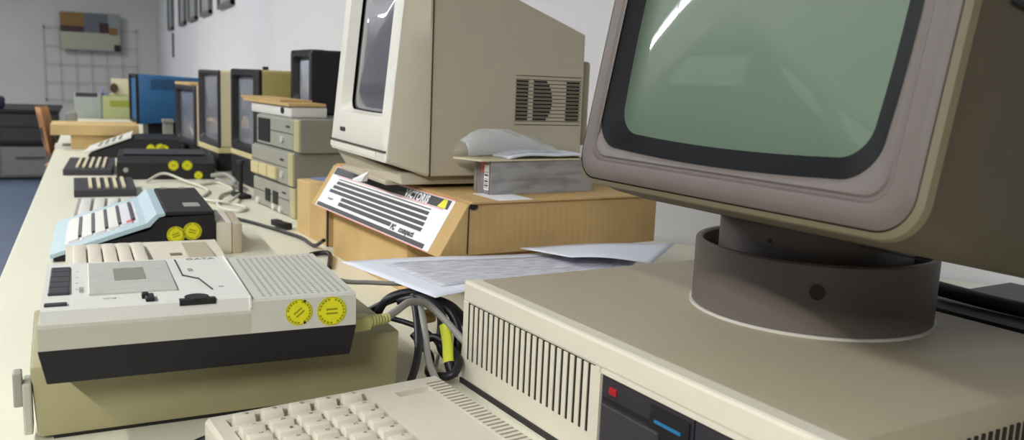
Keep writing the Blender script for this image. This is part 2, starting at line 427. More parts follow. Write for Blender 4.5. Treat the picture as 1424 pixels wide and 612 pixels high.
# swivel foot: separate parts, the whole moves with the monitor
inv = Matrix.LocRotScale(Vector((.49, .875, 1.055)), Euler((math.radians(-11.5), 0, math.radians(-84))), None).inverted()
def swivel_part(name, mb, m):
    o = mb.obj(name, m, mon, True); o.matrix_parent_inverse = inv; return o
SC, SR, zt = (.81, .80), .145, T+CH
def circ(r, z, c=SC, n=72): return [(c[0]+r*math.cos(2*math.pi*i/n), c[1]+r*math.sin(2*math.pi*i/n), z) for i in range(n)]
swivel_part('swivel_gasket', MB().loft([circ(SR+.003, zt), circ(SR+.003, zt+.003), circ(SR-.01, zt+.003), circ(SR-.01, zt)], True), 'lightgrey')
swivel_part('swivel_ring', MB().loft([circ(SR-.009, zt+.003), circ(SR, zt+.003), circ(SR, zt+.081), circ(SR-.002, zt+.0835), circ(SR-.0065, zt+.0835), circ(SR-.009, zt+.081), circ(SR-.009, zt+.003)]), 'taupe')
swivel_part('swivel_drum', MB().loft([circ(.116, zt+.003, (.81, .80)), circ(.116, zt+.112, (.81, .80)), circ(.113, zt+.116, (.81, .80))], True, True), 'taupe')
a = math.radians(228)
swivel_part('latch_hole', MB().disc((SC[0]+(SR+.0004)*math.cos(a), SC[1]+(SR+.0004)*math.sin(a), zt+.052), (-math.sin(a), math.cos(a), 0), (0, 0, 1), .0085, .001, 24), 'black')
a = math.radians(200)
swivel_part('screw_hole', MB().disc((SC[0]+(.1164)*math.cos(a), SC[1]+(.1164)*math.sin(a), zt+.098), (-math.sin(a), math.cos(a), 0), (0, 0, 1), .0025, .001, 16), 'black')

# dark cable lying behind the swivel
tag(MB().tube([(1.02, .78, zt+.016), (1.03, .70, zt+.014), (1.05, .60, zt+.0135), (1.06, .48, zt+.013), (1.08, .36, zt+.013)], .010, 14).obj('power_cable', 'cable_black', smooth=True),
    'black cable lying on the low black equipment box behind the swivel foot', 'cable')

bx_ = thing('equipment_box', 'low black equipment box behind the swivel foot of the big monitor', 'equipment', (.975, .80, T), -84)
MB().box(0, .62, 0, .26, 0, .145, .012).obj('casing', 'black', bx_, True)
box('front_groove', 'charcoal', bx_, .02, .60, -.001, .001, .07, .074)

# ================================================================= KEYBOARD (front)
kb = thing('computer_keyboard', 'beige computer keyboard with raised keys in front of the large computer case', 'keyboard', (.096, .917, T), -83.2)
KW, KD = .50, .276
kz0, kz1 = .046, .052      # heights of front and back edges
def kz(y): return kz0+(kz1-kz0)*y/KD
body = MB()
X0, X1 = .016, .24    # key well
body.prism([(0, .006), (0, kz0-.004), (.004, kz0), (.018, kz(.018)), (.018, .006)], 0, KW, 'x')
body.prism([(.018, .006), (.018, kz(.018)-.0002), (.176, kz(.176)), (.176, .006)], 0, .0125, 'x')
body.prism([(.018, .006), (.018, kz(.018)-.0002), (.176, kz(.176)), (.176, .006)], .0335, .046, 'x')
body.prism([(.018, .006), (.018, kz(.018)-.010), (.176, kz(.176)-.010), (.176, .006)], .0125, KW, 'x')
# rear deck, with a shallow tray
ty0, ty1, tx0 = .205, .248, .028
body.prism([(.176, .006), (.176, kz(.176)), (ty0, kz(ty0)), (ty0, .006)], 0, KW, 'x')
body.prism([(ty1, .006), (ty1, kz(ty1)), (KD-.004, kz1), (KD, kz1-.004), (KD, .006)], 0, KW, 'x')
body.prism([(ty0, .006), (ty0, kz(ty0)), (ty1, kz(ty1)), (ty1, .006)], 0, tx0, 'x')
body.prism([(ty0, .006), (ty0, kz(ty0)-.008), (ty1, kz(ty1)-.008), (ty1, .006)], tx0, KW, 'x')
body.obj('keyboard_body', 'key', kb)
cv = MB(); cv.prism([(ty0+.001, kz(ty0)-.006), (ty0+.001, kz(ty0)-.0012), (ty1-.001, kz(ty1)-.0012), (ty1-.001, kz(ty1)-.006)], tx0+.012, KW-.02, 'x')
cv.obj('tray_insert', 'key', kb)
vk = MB()
for i in range(32):
    x = .018+i*.0088
    vk.prism([(ty1+.002, kz(ty1+.002)-.0005), (ty1+.002, kz(ty1+.002)+.0003), (KD-.0045, kz1+.0003), (KD-.0045, kz1-.0005)], x, x+.0026, 'x')
vk.obj('vent_slot', 'ventdark', kb)
def keycap(x, y, w, d, glyph):
    z = kz(y)-.009; h = .0158; g = .0012
    bot = [(x+g, y+g, z), (x+w-g, y+g, z), (x+w-g, y+d-g, z), (x+g, y+d-g, z)]
    i1, i2 = .0030, .0065
    top = [(x+i1, y+i1, z+h), (x+w-i2-.0015, y+i1, z+h), (x+w-i2-.0015, y+d-i1, z+h), (x+i1, y+d-i1, z+h)]
    k = MB().hexa(bot, top, .0008).obj('key', 'key', kb, True)
    if glyph:
        txt('key_legend', glyph, .0062, 'ink', k, (x+.006, y+d*.62, z+h), (0, 1, 0), (-1, 0, 0), .0002) if False else \
        txt('key_legend', glyph, .0060, 'ink', k, (x+.0052, y+d*.52, z+h), (1, 0, 0), (0, 1, 0), .0002)
py_ = .0300
for i in range(5): keycap(.0135, .0215+i*py_, .0200, .0265, 'F%d' % (9-2*i))
rowsx = .0465
legs = ['1234567', 'QWERTYU', 'ASDFGHJ', 'ZXCVBNM', '7890+-*']
for r in range(9):
    for c in range(5):
        off = .004
        keycap(rowsx+r*.0245, .0195+c*.0300+off*((r+1) % 2)*0, .0240, .0288, (legs[c][r] if r < 7 else None))
tag(MB().tube([(.105, .93, T+.02), (.08, .925, T+.012), (.068, .89, T+.005), (.07, .82, T+.005)], .0045, 10).obj('keyboard_cable', 'cable_black', smooth=True),
    'short black cable loop at the left end of the front keyboard', 'cable')

# ================================================================= LOWER CASE + CASSETTE COMPUTER (left foreground)
lc = thing('storage_case', 'sage beige flat case under the cassette computer, with a grey latch at its left', 'case', (-.070, 1.025, T), 2)
MB().hexa([(.005, 0, .004), (.417, 0, .004), (.417, .25, .004), (.005, .25, .004)], [(0, 0, .085), (.420, 0, .085), (.420, .25, .085), (0, .25, .085)], .004).obj('case_body', 'lowcase', lc, True)
box('base_seam', 'black', lc, .02, .40, .004, .24, 0, .005)
box('end_flange', 'deckbody', lc, -.008, .001, -.003, .03, .010, .068, .002)
box('latch', 'grey', lc, -.0165, -.0075, -.002, .018, .042, .080, .002)

dk = thing('cassette_computer', 'white computer with cassette window and speaker grille, black base and yellow stickers', 'computer', (-.057, .958, .835), .5)
DW, DD = .326, .215
MB().hexa([(.006, .004, 0), (.321, .004, 0), (.321, DD-.004, 0), (.006, DD-.004, 0)], [(-.001, -.001, .037), (DW+.001, -.001, .037), (DW+.001, DD, .037), (-.001, DD, .037)], .0015).obj('black_base', 'blackm', dk)
MB().prism([(-.001, .037), (-.001, .060), (.003, .0635), (DD, .0635), (DD, .037)], 0, .207, 'x').obj('lower_body', 'deckbody', dk)
MB().prism([(.002, .062), (.003, .077), (.006, .079), (DD, .081), (DD, .062)], .003, .207, 'x').obj('top_cover', 'white', dk)
MB().prism([(-.001, .037), (0, .0725), (.003, .075), (DD, .079), (DD, .037)], .207, DW, 'x').obj('grille_body', 'lightgrey', dk)
gr = MB()
for i in range(26):
    y = .012+i*.0075
    for j in range(13):
        x = .222+j*.0078
        gr.box(x, x+.0030, y, y+.0026, .0747+.004*y/DD, .0754+.004*y/DD)
gr.obj('speaker_grille', 'grey', dk)
e = MB(); e.tube([(.207, -.001, .066), (.207, .002, .077), (.208, DD-.002, .081)], .0018, 8, 0); e.obj('cover_edge', 'white', dk, True)
def zt_(y): return .079+.002*y/DD
kk = MB()
for i in range(5):
    y = .057+i*.0265
    box('cassette_key', 'charcoal', dk, .008, .0285, y+.0008, y+.0255, .0785, .0828, .0012)
box('cassette_key', 'charcoal', dk, .006, .027, .012, .020, .0785, .0818, .001)
wd = box('cassette_window', 'window', dk, .047, .136, .048, .205, .079, .0822, .001)
box('window_label', 'greyside', wd, .074, .107, .102, .166, .0820, .0826)
box('slide_switch', 'black', dk, .101, .110, .006, .028, .079, .0835, .001)
box('switch_knob', 'black', dk, .098, .105, .020, .030, .079, .0850, .001)
nt_ = box('volume_recess', 'black', dk, .134, .171, .0012, .010, .0735, .0796)
wh = MB(); wh.disc((.1525, .0135, .0765), (1, 0, 0), (0, 1, 0), .0125, .0036, 32); wh.obj('volume_wheel', 'blackm', dk, True)
ln = MB()
for a_, b_ in (((.147, .205), (.148, .115)), ((.148, .115), (.163, .096)), ((.163, .096), (.172, .040))):
    ln.tube([(a_[0], a_[1], .0812), (b_[0], b_[1], .0806)], .0009, 6, 0)
ln.obj('printed_line', 'ink', dk)
txt('printed_word', 'VOL', .009, 'greyside', dk, (.155, .15, .0811), (.1, -1, 0), (1, .1, 0), .0003)
txt('printed_word', 'DATA', .013, 'greyside', dk, (.160, .200, .0812), (1, 0, 0), (0, 1, 0), .0003)
for i in range(4): txt('printed_word', 'II', .006, 'greyside', dk, (.034, .075+i*.03, .0803), (1, 0, 0), (0, 1, 0), .0003)
txt('printed_word', 'CASSETTE', .006, 'greyside', dk, (.042, .06, .0803), (0, 1, 0), (-1, 0, 0), .0003)
txt('printed_word', 'TONE', .005, 'greyside', dk, (.060, .028, .0798), (1, 0, 0), (0, 1, 0), .0003)
txt('printed_word', '00', .006, 'greyside', dk, (.180, .05, .0800), (1, 0, 0), (0, 1, 0), .0003)
sticker(dk, (.2600, -.0009, .0570), (1, 0, 0), (0, 0, 1), .0152, 40, True)
sticker(dk, (.2975, -.0009, .0555), (1, 0, 0), (0, 0, 1), .0172, 0)

# cream keyboard with five wide keys behind the cassette computer
ck = thing('computer_keyboard', 'cream keyboard with five wide keys behind the white cassette computer', 'keyboard', (-.052, 1.60, T), 1)
MB().prism([(0, .0), (0, .03), (.32, .048), (.335, .040), (.335, 0)], 0, .285, 'x').obj('keyboard_body', 'key', ck)
for i in range(5):
    x = .012+i*.026
    box('key', 'key', ck, x, x+.0235, .06, .285, .044, .056, .004, True)
box('printed_panel', 'keydark', ck, .215, .262, .05, .30, .0415, .0475)
box('badge', 'olive', ck, .185, .207, .20, .22, .0405, .0428)

# beige adapter block
ab = thing('power_adapter', 'small upright beige block beside the black computer with yellow stickers', 'adapter', (.239, 2.000, T), -2)
MB().box(0, .034, 0, .19, 0, .072, .003).obj('adapter_body', 'key', ab, True)
MB().box(.0345, .056, .0, .19, 0, .068, .003).obj('adapter_cover', 'keydark', ab, True)

# ================================================================= PALE BLUE COMPUTER
bl = thing('home_computer', 'black computer with a sloping pale blue keyboard deck and two yellow stickers', 'computer', (0, 1.995, T), 0)
BD = .42
MB().prism([(-.080, 0), (-.084, .010), (.103, .060), (.122, .086), (.236, .090), (.236, 0)], 0, BD, 'y').obj('body', 'blackm', bl)
prof = [(-.089, .004), (-.090, .016), (.097, .075), (.116, .096), (.134, .097), (.134, .091), (.121, .089), (.104, .068), (-.084, .010)]
MB().prism(prof, -.004, BD+.004, 'y', .001).obj('blue_shell', 'blue', bl)
# panel on the slope
o_ = Vector((-.090, 0, .016)); ud = Vector((.187, 0, .059)).normalized(); vd = Vector((0, 1, 0)); nn = ud.cross(vd)
pn = MB().slab(o_+ud*.028+vd*.045, ud, vd, .155, .32, .001).obj('key_panel', 'paleprint', bl)
for i in range(5):
    p = o_+ud*(.036+i*.028)+vd*.055+nn*.001
    MB().slab(p, ud, vd, .0205, .30, .004).obj('key', 'white' if i < 4 else 'paleprint', bl)
    MB().slab(p+ud*.0200+vd*.03, ud, vd, .0068, .26, .0046).obj('key_gap', 'charcoal', bl)
MB().slab(o_+ud*.158+vd*.058+nn*.001, ud, vd, .012, .022, .0048).obj('key', 'pinkred', bl)
box('lid', 'black', bl, .136, .236, .006, BD-.006, .089, .098, .002)
box('lid_label', 'grey', bl, .180, .215, .08, .14, .0978, .0984)
for x in (.15, .195): box('hinge', 'grey', bl, x, x+.014, BD-.03, BD-.015, .0978, .101)
sticker(bl, (.155, -.0045, .048), (1, 0, 0), (0, 0, 1), .019, 20).location.y = .004
sticker(bl, (.189, -.0045, .055), (1, 0, 0), (0, 0, 1), .0195, -15).location.y = .004
# white keypad behind it
wk = thing('white_keypad', 'white keyboard half hidden behind the pale blue keyboard deck', 'keyboard', (-.055, 2.46, T), -2)
MB().prism([(0, 0), (0, .016), (.28, .028), (.28, 0)], 0, .185, 'x').obj('keyboard_body', 'grey', wk)
for i in range(5): MB().prism([(.02, .014), (.02, .024), (.25, .034), (.25, .024)], .01+i*.034, .036+i*.034, 'x', .002).obj('key', 'white', wk, True)

# ================================================================= DARK KEYPADS
def keypad(label, x, y, w, d, rz):
    t = thing('dark_keypad', label, 'keypad', (x, y, T), rz, group='dark keypads on the table')
    MB().prism([(0, 0), (0, .022), (d, .034), (d, 0)], 0, w, 'x', .002).obj('keypad_body', 'charcoal', t)
    for i in range(5):
        xx = w*.24+i*w*.135
        MB().prism([(d*.12, .024), (d*.12, .030), (d*.92, .039), (d*.92, .030)], xx, xx+w*.055, 'x').obj('key_column', 'cream2', t)
    return t
keypad('dark keypad with pale key columns, nearer of the two', -.061, 2.965, .178, .235, 1)
keypad('dark keypad with pale key columns, farther of the two', -.107, 3.56, .165, .34, -3)

# ================================================================= BLACK COMPUTERS WITH YELLOW STICKERS
bc = thing('home_computer', 'low black computer with three yellow stickers beside the far dark keypad', 'computer', (.070, 3.415, T), -3)
MB().prism([(0, 0), (0, .060), (.10, .076), (.36, .080), (.36, 0)], 0, .335, 'x', .003).obj('body', 'black', bc)
box('top_groove', 'charcoal', bc, .02, .31, .12, .34, .079, .083, .001)
sticker(bc, (.191, -.0005, .052), (1, 0, 0), (0, 0, 1), .0185, 0)
sticker(bc, (.238, -.0005, .052), (1, 0, 0), (0, 0, 1), .0185, 0)
sticker(bc, (.277, -.0005, .015), (1, 0, 0), (0, 0, 1), .0155, 0)
MB().disc((.03, -.0005, .035), (1, 0, 0), (0, 0, 1), .009, .001).obj('round_port', 'grey', bc)
bc2 = thing('home_computer', 'black computer with a raised white keyboard wedge, behind the low black computer', 'computer', (.075, 4.24, T), -4)
MB().prism([(-.10, 0), (-.10, .012), (.09, .085), (.27, .085), (.29, 0)], 0, .34, 'y', .003).obj('body', 'black', bc2)
o2 = Vector((-.115, -.01, .016)); u2 = Vector((.19, 0, .073)).normalized(); n2 = u2.cross(Vector((0, 1, 0)))
MB().slab(o2, u2, (0, 1, 0), .205, .36, .008).obj('white_deck', 'white', bc2)
for i in range(4): MB().slab(o2+u2*(.06+i*.03)+Vector((0, .05, 0))+n2*.008, u2, (0, 1, 0), .010, .2, .004).obj('key_column', 'greyside', bc2)
for x, z in ((.155, .042), (.195, .045), (.212, .040)): sticker(bc2, (x, -.001, z), (1, 0, 0), (0, 0, 1), .019, 0)

# ================================================================= STACK OF GREY DEVICES
def device(label, z, h, dx=0, dy=0, kind=0):
    t = thing('grey_device', label, 'device', (.455+dx, 2.80+dy, z), -82, group=None)
    MB().box(0, .372, .0, .33, 0, h, .003).obj('casing', 'greyside', t)
    f = MB().box(.001, .330, -.006, .001, .004, h-.004, .002).obj('front_plate', 'grey', t)
    box('corner_trim', 'trim', t, .330, .371, -.006, .002, .002, h-.002, .003)
    if kind == 0:
        box('display', 'black', t, .02, .13, -.0085, -.005, .012, h-.012, .001)
        MB().disc((.24, -.006, .03), (1, 0, 0), (0, 0, 1), .010, .006).obj('knob', 'lightgrey', t)
    if kind == 1:
        for x in (.02, .10, .18): box('button', 'cream', t, x, x+.07, -.016, -.005, .010, .045, .003)
        MB().disc((.29, -.006, .03), (1, 0, 0), (0, 0, 1), .010, .006).obj('knob', 'lightgrey', t)
    if kind == 2:
        for x in (.12, .19): box('socket', 'black', t, x, x+.045, -.0085, -.005, .022, .060, .001)
        for x in (.20, .26, .05): MB().disc((x, -.006, .014), (1, 0, 0), (0, 0, 1), .009, .007).obj('knob', 'white', t)
    box('groove', 'vent', t, .002, .33, -.0068, -.0055, h*.52, h*.52+.002)
    box('badge', 'charcoal', t, .27, .30, -.0072, -.0055, h*.7, h*.7+.006)
    return t
device('grey metal device with dark sockets at the bottom of the stack', T, .088, 0, 0, 2)
device('grey metal device with cream buttons in the middle of the stack', T+.088, .098, -.004, .01, 1)
device('grey metal device with a black display at the top of the stack', T+.186, .094, .010, -.004, 0)
tr = thing('paper_tray', 'white tray lying on top of the grey device stack', 'tray', (.445, 2.875, T+.280), -82)
MB().box(0, .37, .01, .12, 0, .032, .006).obj('tray_body', 'white', tr, True)
MB().disc((.30, .0098, .018), (1, 0, 0), (0, 0, 1), .016, .001, 24, .6).obj('thumb_notch', 'black', tr)
tag(MB().box(-.03, .40, 0, .112, 0, .009, .001).box(-.09, .30, .01, .108, .009, .015, .001).obj('cardboard_sheet', 'card', None, False, (.443, 2.90, T+.3125), (0, 0, math.radians(-82))),
    'brown cardboard sheets lying on the white tray', 'cardboard')

# ================================================================= CRT MONITOR BUILDER (far row)
def crt(label, loc, rz, w, h, d, side, front, glassm, margins=(.03, .03, .03, .03), rx=0, taper=.75, stand=None, bulge=.012, hood=.012):
    t = thing('crt_monitor', label, 'monitor', loc, rz, rx)
    l, r, b_, tp = margins; c = (w/2, h/2)
    ocx, ocz = (l+w-r)/2, (b_+h-tp)/2; ow, oh = (w-l-r)/2, (h-b_-tp)/2
    MB().loft([rrect(w/2, h/2, w/2, h/2, .012, hood), rrect(w/2, h/2, w/2, h/2, .012, .003), rrect(w/2, h/2, w/2-.003, h/2-.003, .012, 0),
               rrect(ocx, ocz, ow, oh, .015, .001), rrect(ocx, ocz, ow-.008, oh-.008, .018, .02, .02, .02)]).obj('bezel', front, t, True)
    glass(ocx, ocz, ow-.007, oh-.007, .02, .022, bulge, .02, .02).obj('screen', glassm, t, True)
    k = taper
    MB().loft([rrect(w/2, h/2, w/2-.001, h/2-.001, .012, hood-.004), rrect(w/2, h/2, w/2-.001, h/2-.001, .012, d*.55), rrect(w/2, h/2*.97, w/2*k, h/2*.93, .012, d)], False, True).obj('housing', side, t, True)
    return t
m3 = crt('cream CRT monitor with a wide black bezel and yellowed top behind the device stack', (.464, 3.40, .868), -83.3, .36, .295, .30, 'yellowtop', 'blackm', 'dark_glass', (.022, .07, .022, .022))

box('brand_strip', 'cream', m3, 0.0, .36, -.002, .01, -.018, .0, .002)
m2 = crt('pale cream CRT monitor with dark bezel, black knob on its side, second behind the stack', (.414, 4.02, .842), -84.3, .36, .312, .28, 'cream2', 'charcoal', 'dark_glass', (.012, .012, .02, .014), taper=.9)
MB().cyl((0, 0), .016, 0, .01, 16).obj('side_knob', 'black', m2, True, (.361, .12, .28), (0, math.radians(90), 0))
MB().cyl((0, 0), .012, 0, .028, 14).obj('top_knob', 'black', m2, True, (.33, .20, .306))
box('lower_skirt', 'cream', m2, .002, .358, -.001, .2, -.02, .002, .003)
m1 = crt('small cream CRT monitor with dark glass, next to the blue monitor', (.372, 4.70, .79), -81, .36, .285, .24, 'cream2', 'charcoal', 'dark_glass', (.02, .02, .02, .02), taper=.9)
# dark plinths under the monitors
for lb, (x, y, w, d, z1), rz in (('black flat unit under the cream monitor with yellowed top', (.464, 3.40, .36, .30, .848), -83.3),
                                 ('black flat unit under the pale cream monitor with side knob', (.414, 4.02, .36, .28, .820), -84.3),
                                 ('black flat unit under the small cream monitor', (.372, 4.70, .36, .24, .788), -81)):
    t = thing('disk_unit', lb, 'disk unit', (x, y, T), rz)
    box('casing', 'blackm', t, 0, w, 0, d, 0, z1-T, .004)
    box('drive_slot', 'black', t, .05, .2, -.001, .001, .02, .03)
tag(MB().box(-.04, .25, 0, .22, 0, .012, .002).obj('cardboard_sheet', 'card2', None, False, (.38, 4.66, 1.0765), (0, 0, math.radians(-81))), 'pale cardboard sheet on top of the small cream monitor', 'cardboard')
# small black monitor on the stack
bm_ = crt('small black CRT monitor standing on the grey device stack', (.596, 2.96, T+.280), -88.5, .28, .20, .30, 'black', 'black', 'small_glass', (.03, .035, .035, .02), taper=1.0, hood=.04)
box('gloss_trim', 'charcoal', bm_, .255, .28, -.003, .002, .01, .19, .001)
# blue monitor
bm = thing('crt_monitor', 'blue monitor seen from its side near the far end of the table', 'monitor', (.179, 5.212, .862), -86.65)
MB().loft([rrect(.18, .127, .165, .112, .012, .02), rrect(.18, .127, .168, .115, .012, 0), rrect(.18, .127, .18, .127, .012, 0), rrect(.18, .127, .18, .127, .012, .012)], False, False).obj('front_frame', 'black', bm, True)
glass(.18, .127, .15, .10, .02, .03, .012).obj('screen', 'dark_glass', bm, True)
MB().hexa([(.0, .012, .0), (.360, .012, .0), (.360, .012, .254), (.0, .012, .254)], [(.005, .37, .02), (.355, .37, .02), (.355, .37, .240), (.005, .37, .240)], .006).obj('housing', 'bluemon', bm, True)
vb = MB()
for i in range(7): vb.box(.3580, .3598, .07, .30, .178+i*.008, .182+i*.008)
vb.obj('vent', 'bluedark', bm)
box('pedestal', 'black', bm, .06, .30, .06, .26, -.112, .002, .004)
tag(MB().box(0, .045, 0, .12, 0, .13, .004).box(-.005, .047, -.01, .1, .13, .145, .002).obj('disk_unit', 'grey', None, False, (.32, 4.72, T), (0, 0, 0)), 'grey disk unit between the blue monitor and the small cream monitor', 'disk unit')

# ================================================================= CARTONS
lcar = thing('cardboard_box', 'plain brown cardboard box under the labelled computer carton', 'box', (.486, 1.935, T), -84)
MB().box(0, .40, 0, .40, 0, .109, .003).obj('carton', 'card', lcar)
box('packing_tape', 'card2', lcar, -.0008, .4008, .18, .23, .02, .1098)
ucar = thing('cardboard_box', 'big brown cardboard carton with a slanted striped black and white label', 'box', (.503, 2.001, .86), -84)
MB().prism([(-.055, 0), (0, .09), (.42, .09), (.42, 0)], 0, .655, 'x', .002).obj('carton', 'card', ucar)
fl = MB(); fl.box(.004, .66, .004, .424, .0895, .0935, .001); fl.obj('lid', 'card', ucar)
cr = MB(); cr.tube([(.6558, 0, .004), (.6558, .001, .086)], .0014, 6, 0); cr.obj('crease', 'brown', ucar)
MB().disc((.6575, .008, .086), (0, 1, 0), (0, 0, 1), .008, .002, 14, .7).obj('torn_corner', 'black', ucar)
tp_ = MB().box(.56, .6565, .06, .13, .0936, .0942).obj('tape', 'labelw', ucar)
# label on the slanted face: s runs along, t runs down
U = Vector((1, 0, 0)); V = Vector((0, .055, .09)).normalized(); Nn = U.cross(V)   # Nn points out of the face
TL = Vector((0, 0, .09))
def on(s, t, lift=.0): return TL+U*s-V*t+Nn*lift
def patch(name, m, par, s0, s1, t0, t1, lift, th=.0004, sk=0):
    return MB().hexa([on(s0+sk*t1, t1, lift), on(s1, t1, lift), on(s1, t0, lift), on(s0+sk*t0, t0, lift)],
                     [on(s0+sk*t1, t1, lift+th), on(s1, t1, lift+th), on(s1, t0, lift+th), on(s0+sk*t0, t0, lift+th)]).obj(name, m, par)
lab = patch('label', 'labelw', ucar, .028, .612, .002, .1045, .0002)
patch('border_line', 'labelp', lab, .028, .612, .0, .0022, .0006)
patch('border_line', 'labelp', lab, .028, .612, .1025, .1045, .0006)
patch('border_line', 'labelp', lab, .06, .585, .0225, .0240, .0006)
patch('header_bar', 'labeld', lab, .032, .600, .0035, .0212, .0007)
txt('brand_word', 'VICTORIS', .0215, 'labelw', lab, on(.418, .0203, .0011), U, V, .0002, .0010, 1.12)
MB().hexa([on(.560, .0205, .0012), on(.592, .0205, .0012), on(.586, .0045, .0012), on(.572, .0045, .0012)],
          [on(.560, .0205, .0015), on(.592, .0205, .0015), on(.586, .0045, .0015), on(.572, .0045, .0015)]).obj('yellow_mark', 'labely', lab)
patch('stripe', 'labeld', lab, .080, .545, .0285, .0305, .0007)
for i, (s0, s1, t0, t1) in enumerate([(.080, .545, .0345, .0415), (.072, .548, .0450, .0525), (.064, .550, .0560, .0635), (.150, .552, .0668, .0743), (.150, .430, .0778, .0862)]):
    patch('stripe', 'labeld', lab, s0, s1, t0, t1, .0007)
patch('foot_bar', 'labeld', lab, .036, .590, .0925, .1015, .0007)
txt('product_word', 'PC', .0150, 'labeld', lab, on(.436, .0895, .0011), U, V, .0002, .0009)
txt('product_word', 'compact', .0160, 'labeld', lab, on(.472, .0890, .0011), U, V, .0002, .0007, 1.15)
txt('product_word', 'computer', .008, 'labeld', lab, on(.078, .0795, .0011), U, V, .0002)
# small carton between
sc = thing('cardboard_box', 'small brown cardboard box between the grey device stack and the labelled carton', 'box', (.470, 2.250, T), -83)
MB().box(0, .225, 0, .30, 0, .138, .002).obj('carton', 'card2', sc)
box('side_panel', 'card', sc, .10, .2255, -.001, .302, .001, .1385)
box('gap_shade_strip', 'black', sc, .217, .227, -.0020, .0, .0, .12)  # black strip painted in for the shade in the gap between cartons
tag(MB().box(0, .10, 0, .09, 0, .002).obj('leaflet', 'paleblue', None, False, (.50, 2.24, T+.1386), (0, 0, math.radians(-70))), 'lilac leaflet on the small cardboard box', 'leaflet')
tag(MB().box(0, .05, 0, .05, 0, .002).obj('leaflet', 'labely', None, False, (.565, 2.16, T+.1386), (0, 0, math.radians(-60))), 'little yellow leaflet on the small cardboard box', 'leaflet')

# ================================================================= MIDDLE MONITOR
mm = thing('crt_monitor', 'large beige CRT monitor with white bezel and side vents on the labelled carton', 'monitor', (.466, 1.886, .9535), -87.7)
w, z0m, z1m = .352, .0475, .42
lean = .10       # bezel leans back
def tiltr(ring, zr=z0m): return [(x, y+(z-zr)*lean, z) for x, y, z in ring]
ocx, ocz = .190, .255
zc = (z0m+z1m)/2
bw = MB().loft([tiltr(rrect(w/2, zc, w/2, (z1m-z0m)/2, .006, .005)), tiltr(rrect(w/2, zc, w/2, (z1m-z0m)/2, .008, .002)), tiltr(rrect(w/2, zc, w/2-.003, (z1m-z0m)/2-.003, .008, 0)),
           tiltr(rrect(.172, .262, .134, .133, .012, .001)), tiltr(rrect(.174, .260, .124, .125, .02, .022, .015, .015))])
bw.obj('bezel', 'mid_front', mm, True)
g = glass(.174, .260, .124, .125, .02, .028, .018, .015, .015)
for v in g.bm.verts: v.co.y += (v.co.z-z0m)*lean
g.obj('screen', 'grey_glass', mm, True)
bs = MB(); bs.box(.002, .350, -.0015, .012, .066, .069); bs.obj('bezel_seam', 'vent', mm)
ib = MB(); ib.box(.004, .30, -.001, .004, .052, .0635, .001); ib.obj('control_flap', 'mid_front', mm)
bb = MB()
for i in range(3): bb.box(.062+i*.0105, .0705+i*.0105, .0025, .0048, .0885, .0965)
bb.obj('brand_badge', 'charcoal', mm)
# hood between bezel and seam, rear body with sloping roof
MB().loft([tiltr(rrect(w/2, zc, w/2, (z1m-z0m)/2, .006, .0048)), rrect(.1755, .2205, .2100, .1945, .006, .070), rrect(.1755, .2205, .2100, .1945, .006, .0755)]).obj('hood', 'mid_side', mm, True)
rb = MB(); rb.prism([(.076, .026), (.076, .414), (.128, .402), (.400, .302), (.402, .060), (.30, .026)], -.033, .384, 'x', .002)
rb.obj('housing', 'mid_side', mm)
sl = MB(); sl.box(-.0350, .3861, .0738, .0762, .0255, .4155); sl.obj('housing_seam', 'vent', mm)
box('tube_cover', 'mid_side', mm, .05, .33, .400, .452, .08, .252, .006)
for col in range(3):
    vn = MB()
    for i in range(1, 12):
        z = .126+i*.0072; hh_ = math.sqrt(max(0, 1-((i-6)/6.6)**2))
        a_, b_ = ((.250, .276), (.288, .288+.036*hh_+.006), (.362, .392))[col]
        vn.box(.3838, .3850, a_, b_, z, z+.0036)
    vn.obj('vent_slot', 'slot', mm)
vl = MB()
for i in range(14):
    z = .1235+i*.0072; vl.box(.3838, .3846, .248, .396, z, z+.0012)
vl.obj('vent_rib_line', 'vent', mm)
box('stand_slab', 'mid_side', mm, .02, .30, .02, .30, 0, .010, .003)
MB().hexa([(.03, .03, .008), (.36, .03, .008), (.36, .32, .008), (.03, .32, .008)], [(0, .01, .050), (.352, .03, .03), (.372, .34, .030), (0, .34, .030)], .002).obj('stand_block', 'mid_side', mm)
tag(MB().hexa([(0, 0, 0), (.02, 0, 0), (.024, .015, 0), (.006, .015, 0)], [(-.002, .002, .004), (.030, .0, .014), (.034, .008, .022), (.008, .012, .010)], .0005).obj('tape_scrap', 'labelw', None, False, (.455, 1.66, .9537), (0, 0, math.radians(-50))),
    'crumpled white tape scrap below the bezel of the large beige monitor', 'tape scrap')

# ---------------------------------------------------------------- grey software box and what lies on it
sb = thing('software_box', 'grey printed box standing on the labelled carton', 'box', (.645, 1.424, .9535), 7.3)
MB().box(0, .235, 0, .060, 0, .062, .001).obj('box_body', 'print2', sb)
MB().box(-.0006, .0, .001, .059, .001, .061).obj('spine_print', 'print3', sb)
box('barcode_label', 'labelw', sb, -.0012, -.0005, .006, .022, .008, .054)
bc_ = MB()
for i, (za, zb_) in enumerate(((.012, .013), (.015, .018), (.020, .021), (.023, .026), (.028, .029), (.034, .037), (.040, .041))): bc_.box(-.0016, -.0010, .008, .020, za, zb_)
bc_.obj('barcode_print', 'ink', sb)
box('red_mark', 'pinkred', sb, -.0014, -.0006, .024, .031, .040, .060)
tagb = MB().hexa([(.005, .004, 0), (.270, .004, 0), (.270, .045, 0), (.005, .045, 0)], [(.0, .0, .028), (.20, 0, .026), (.20, .045, .026), (.0, .045, .028)], .002)
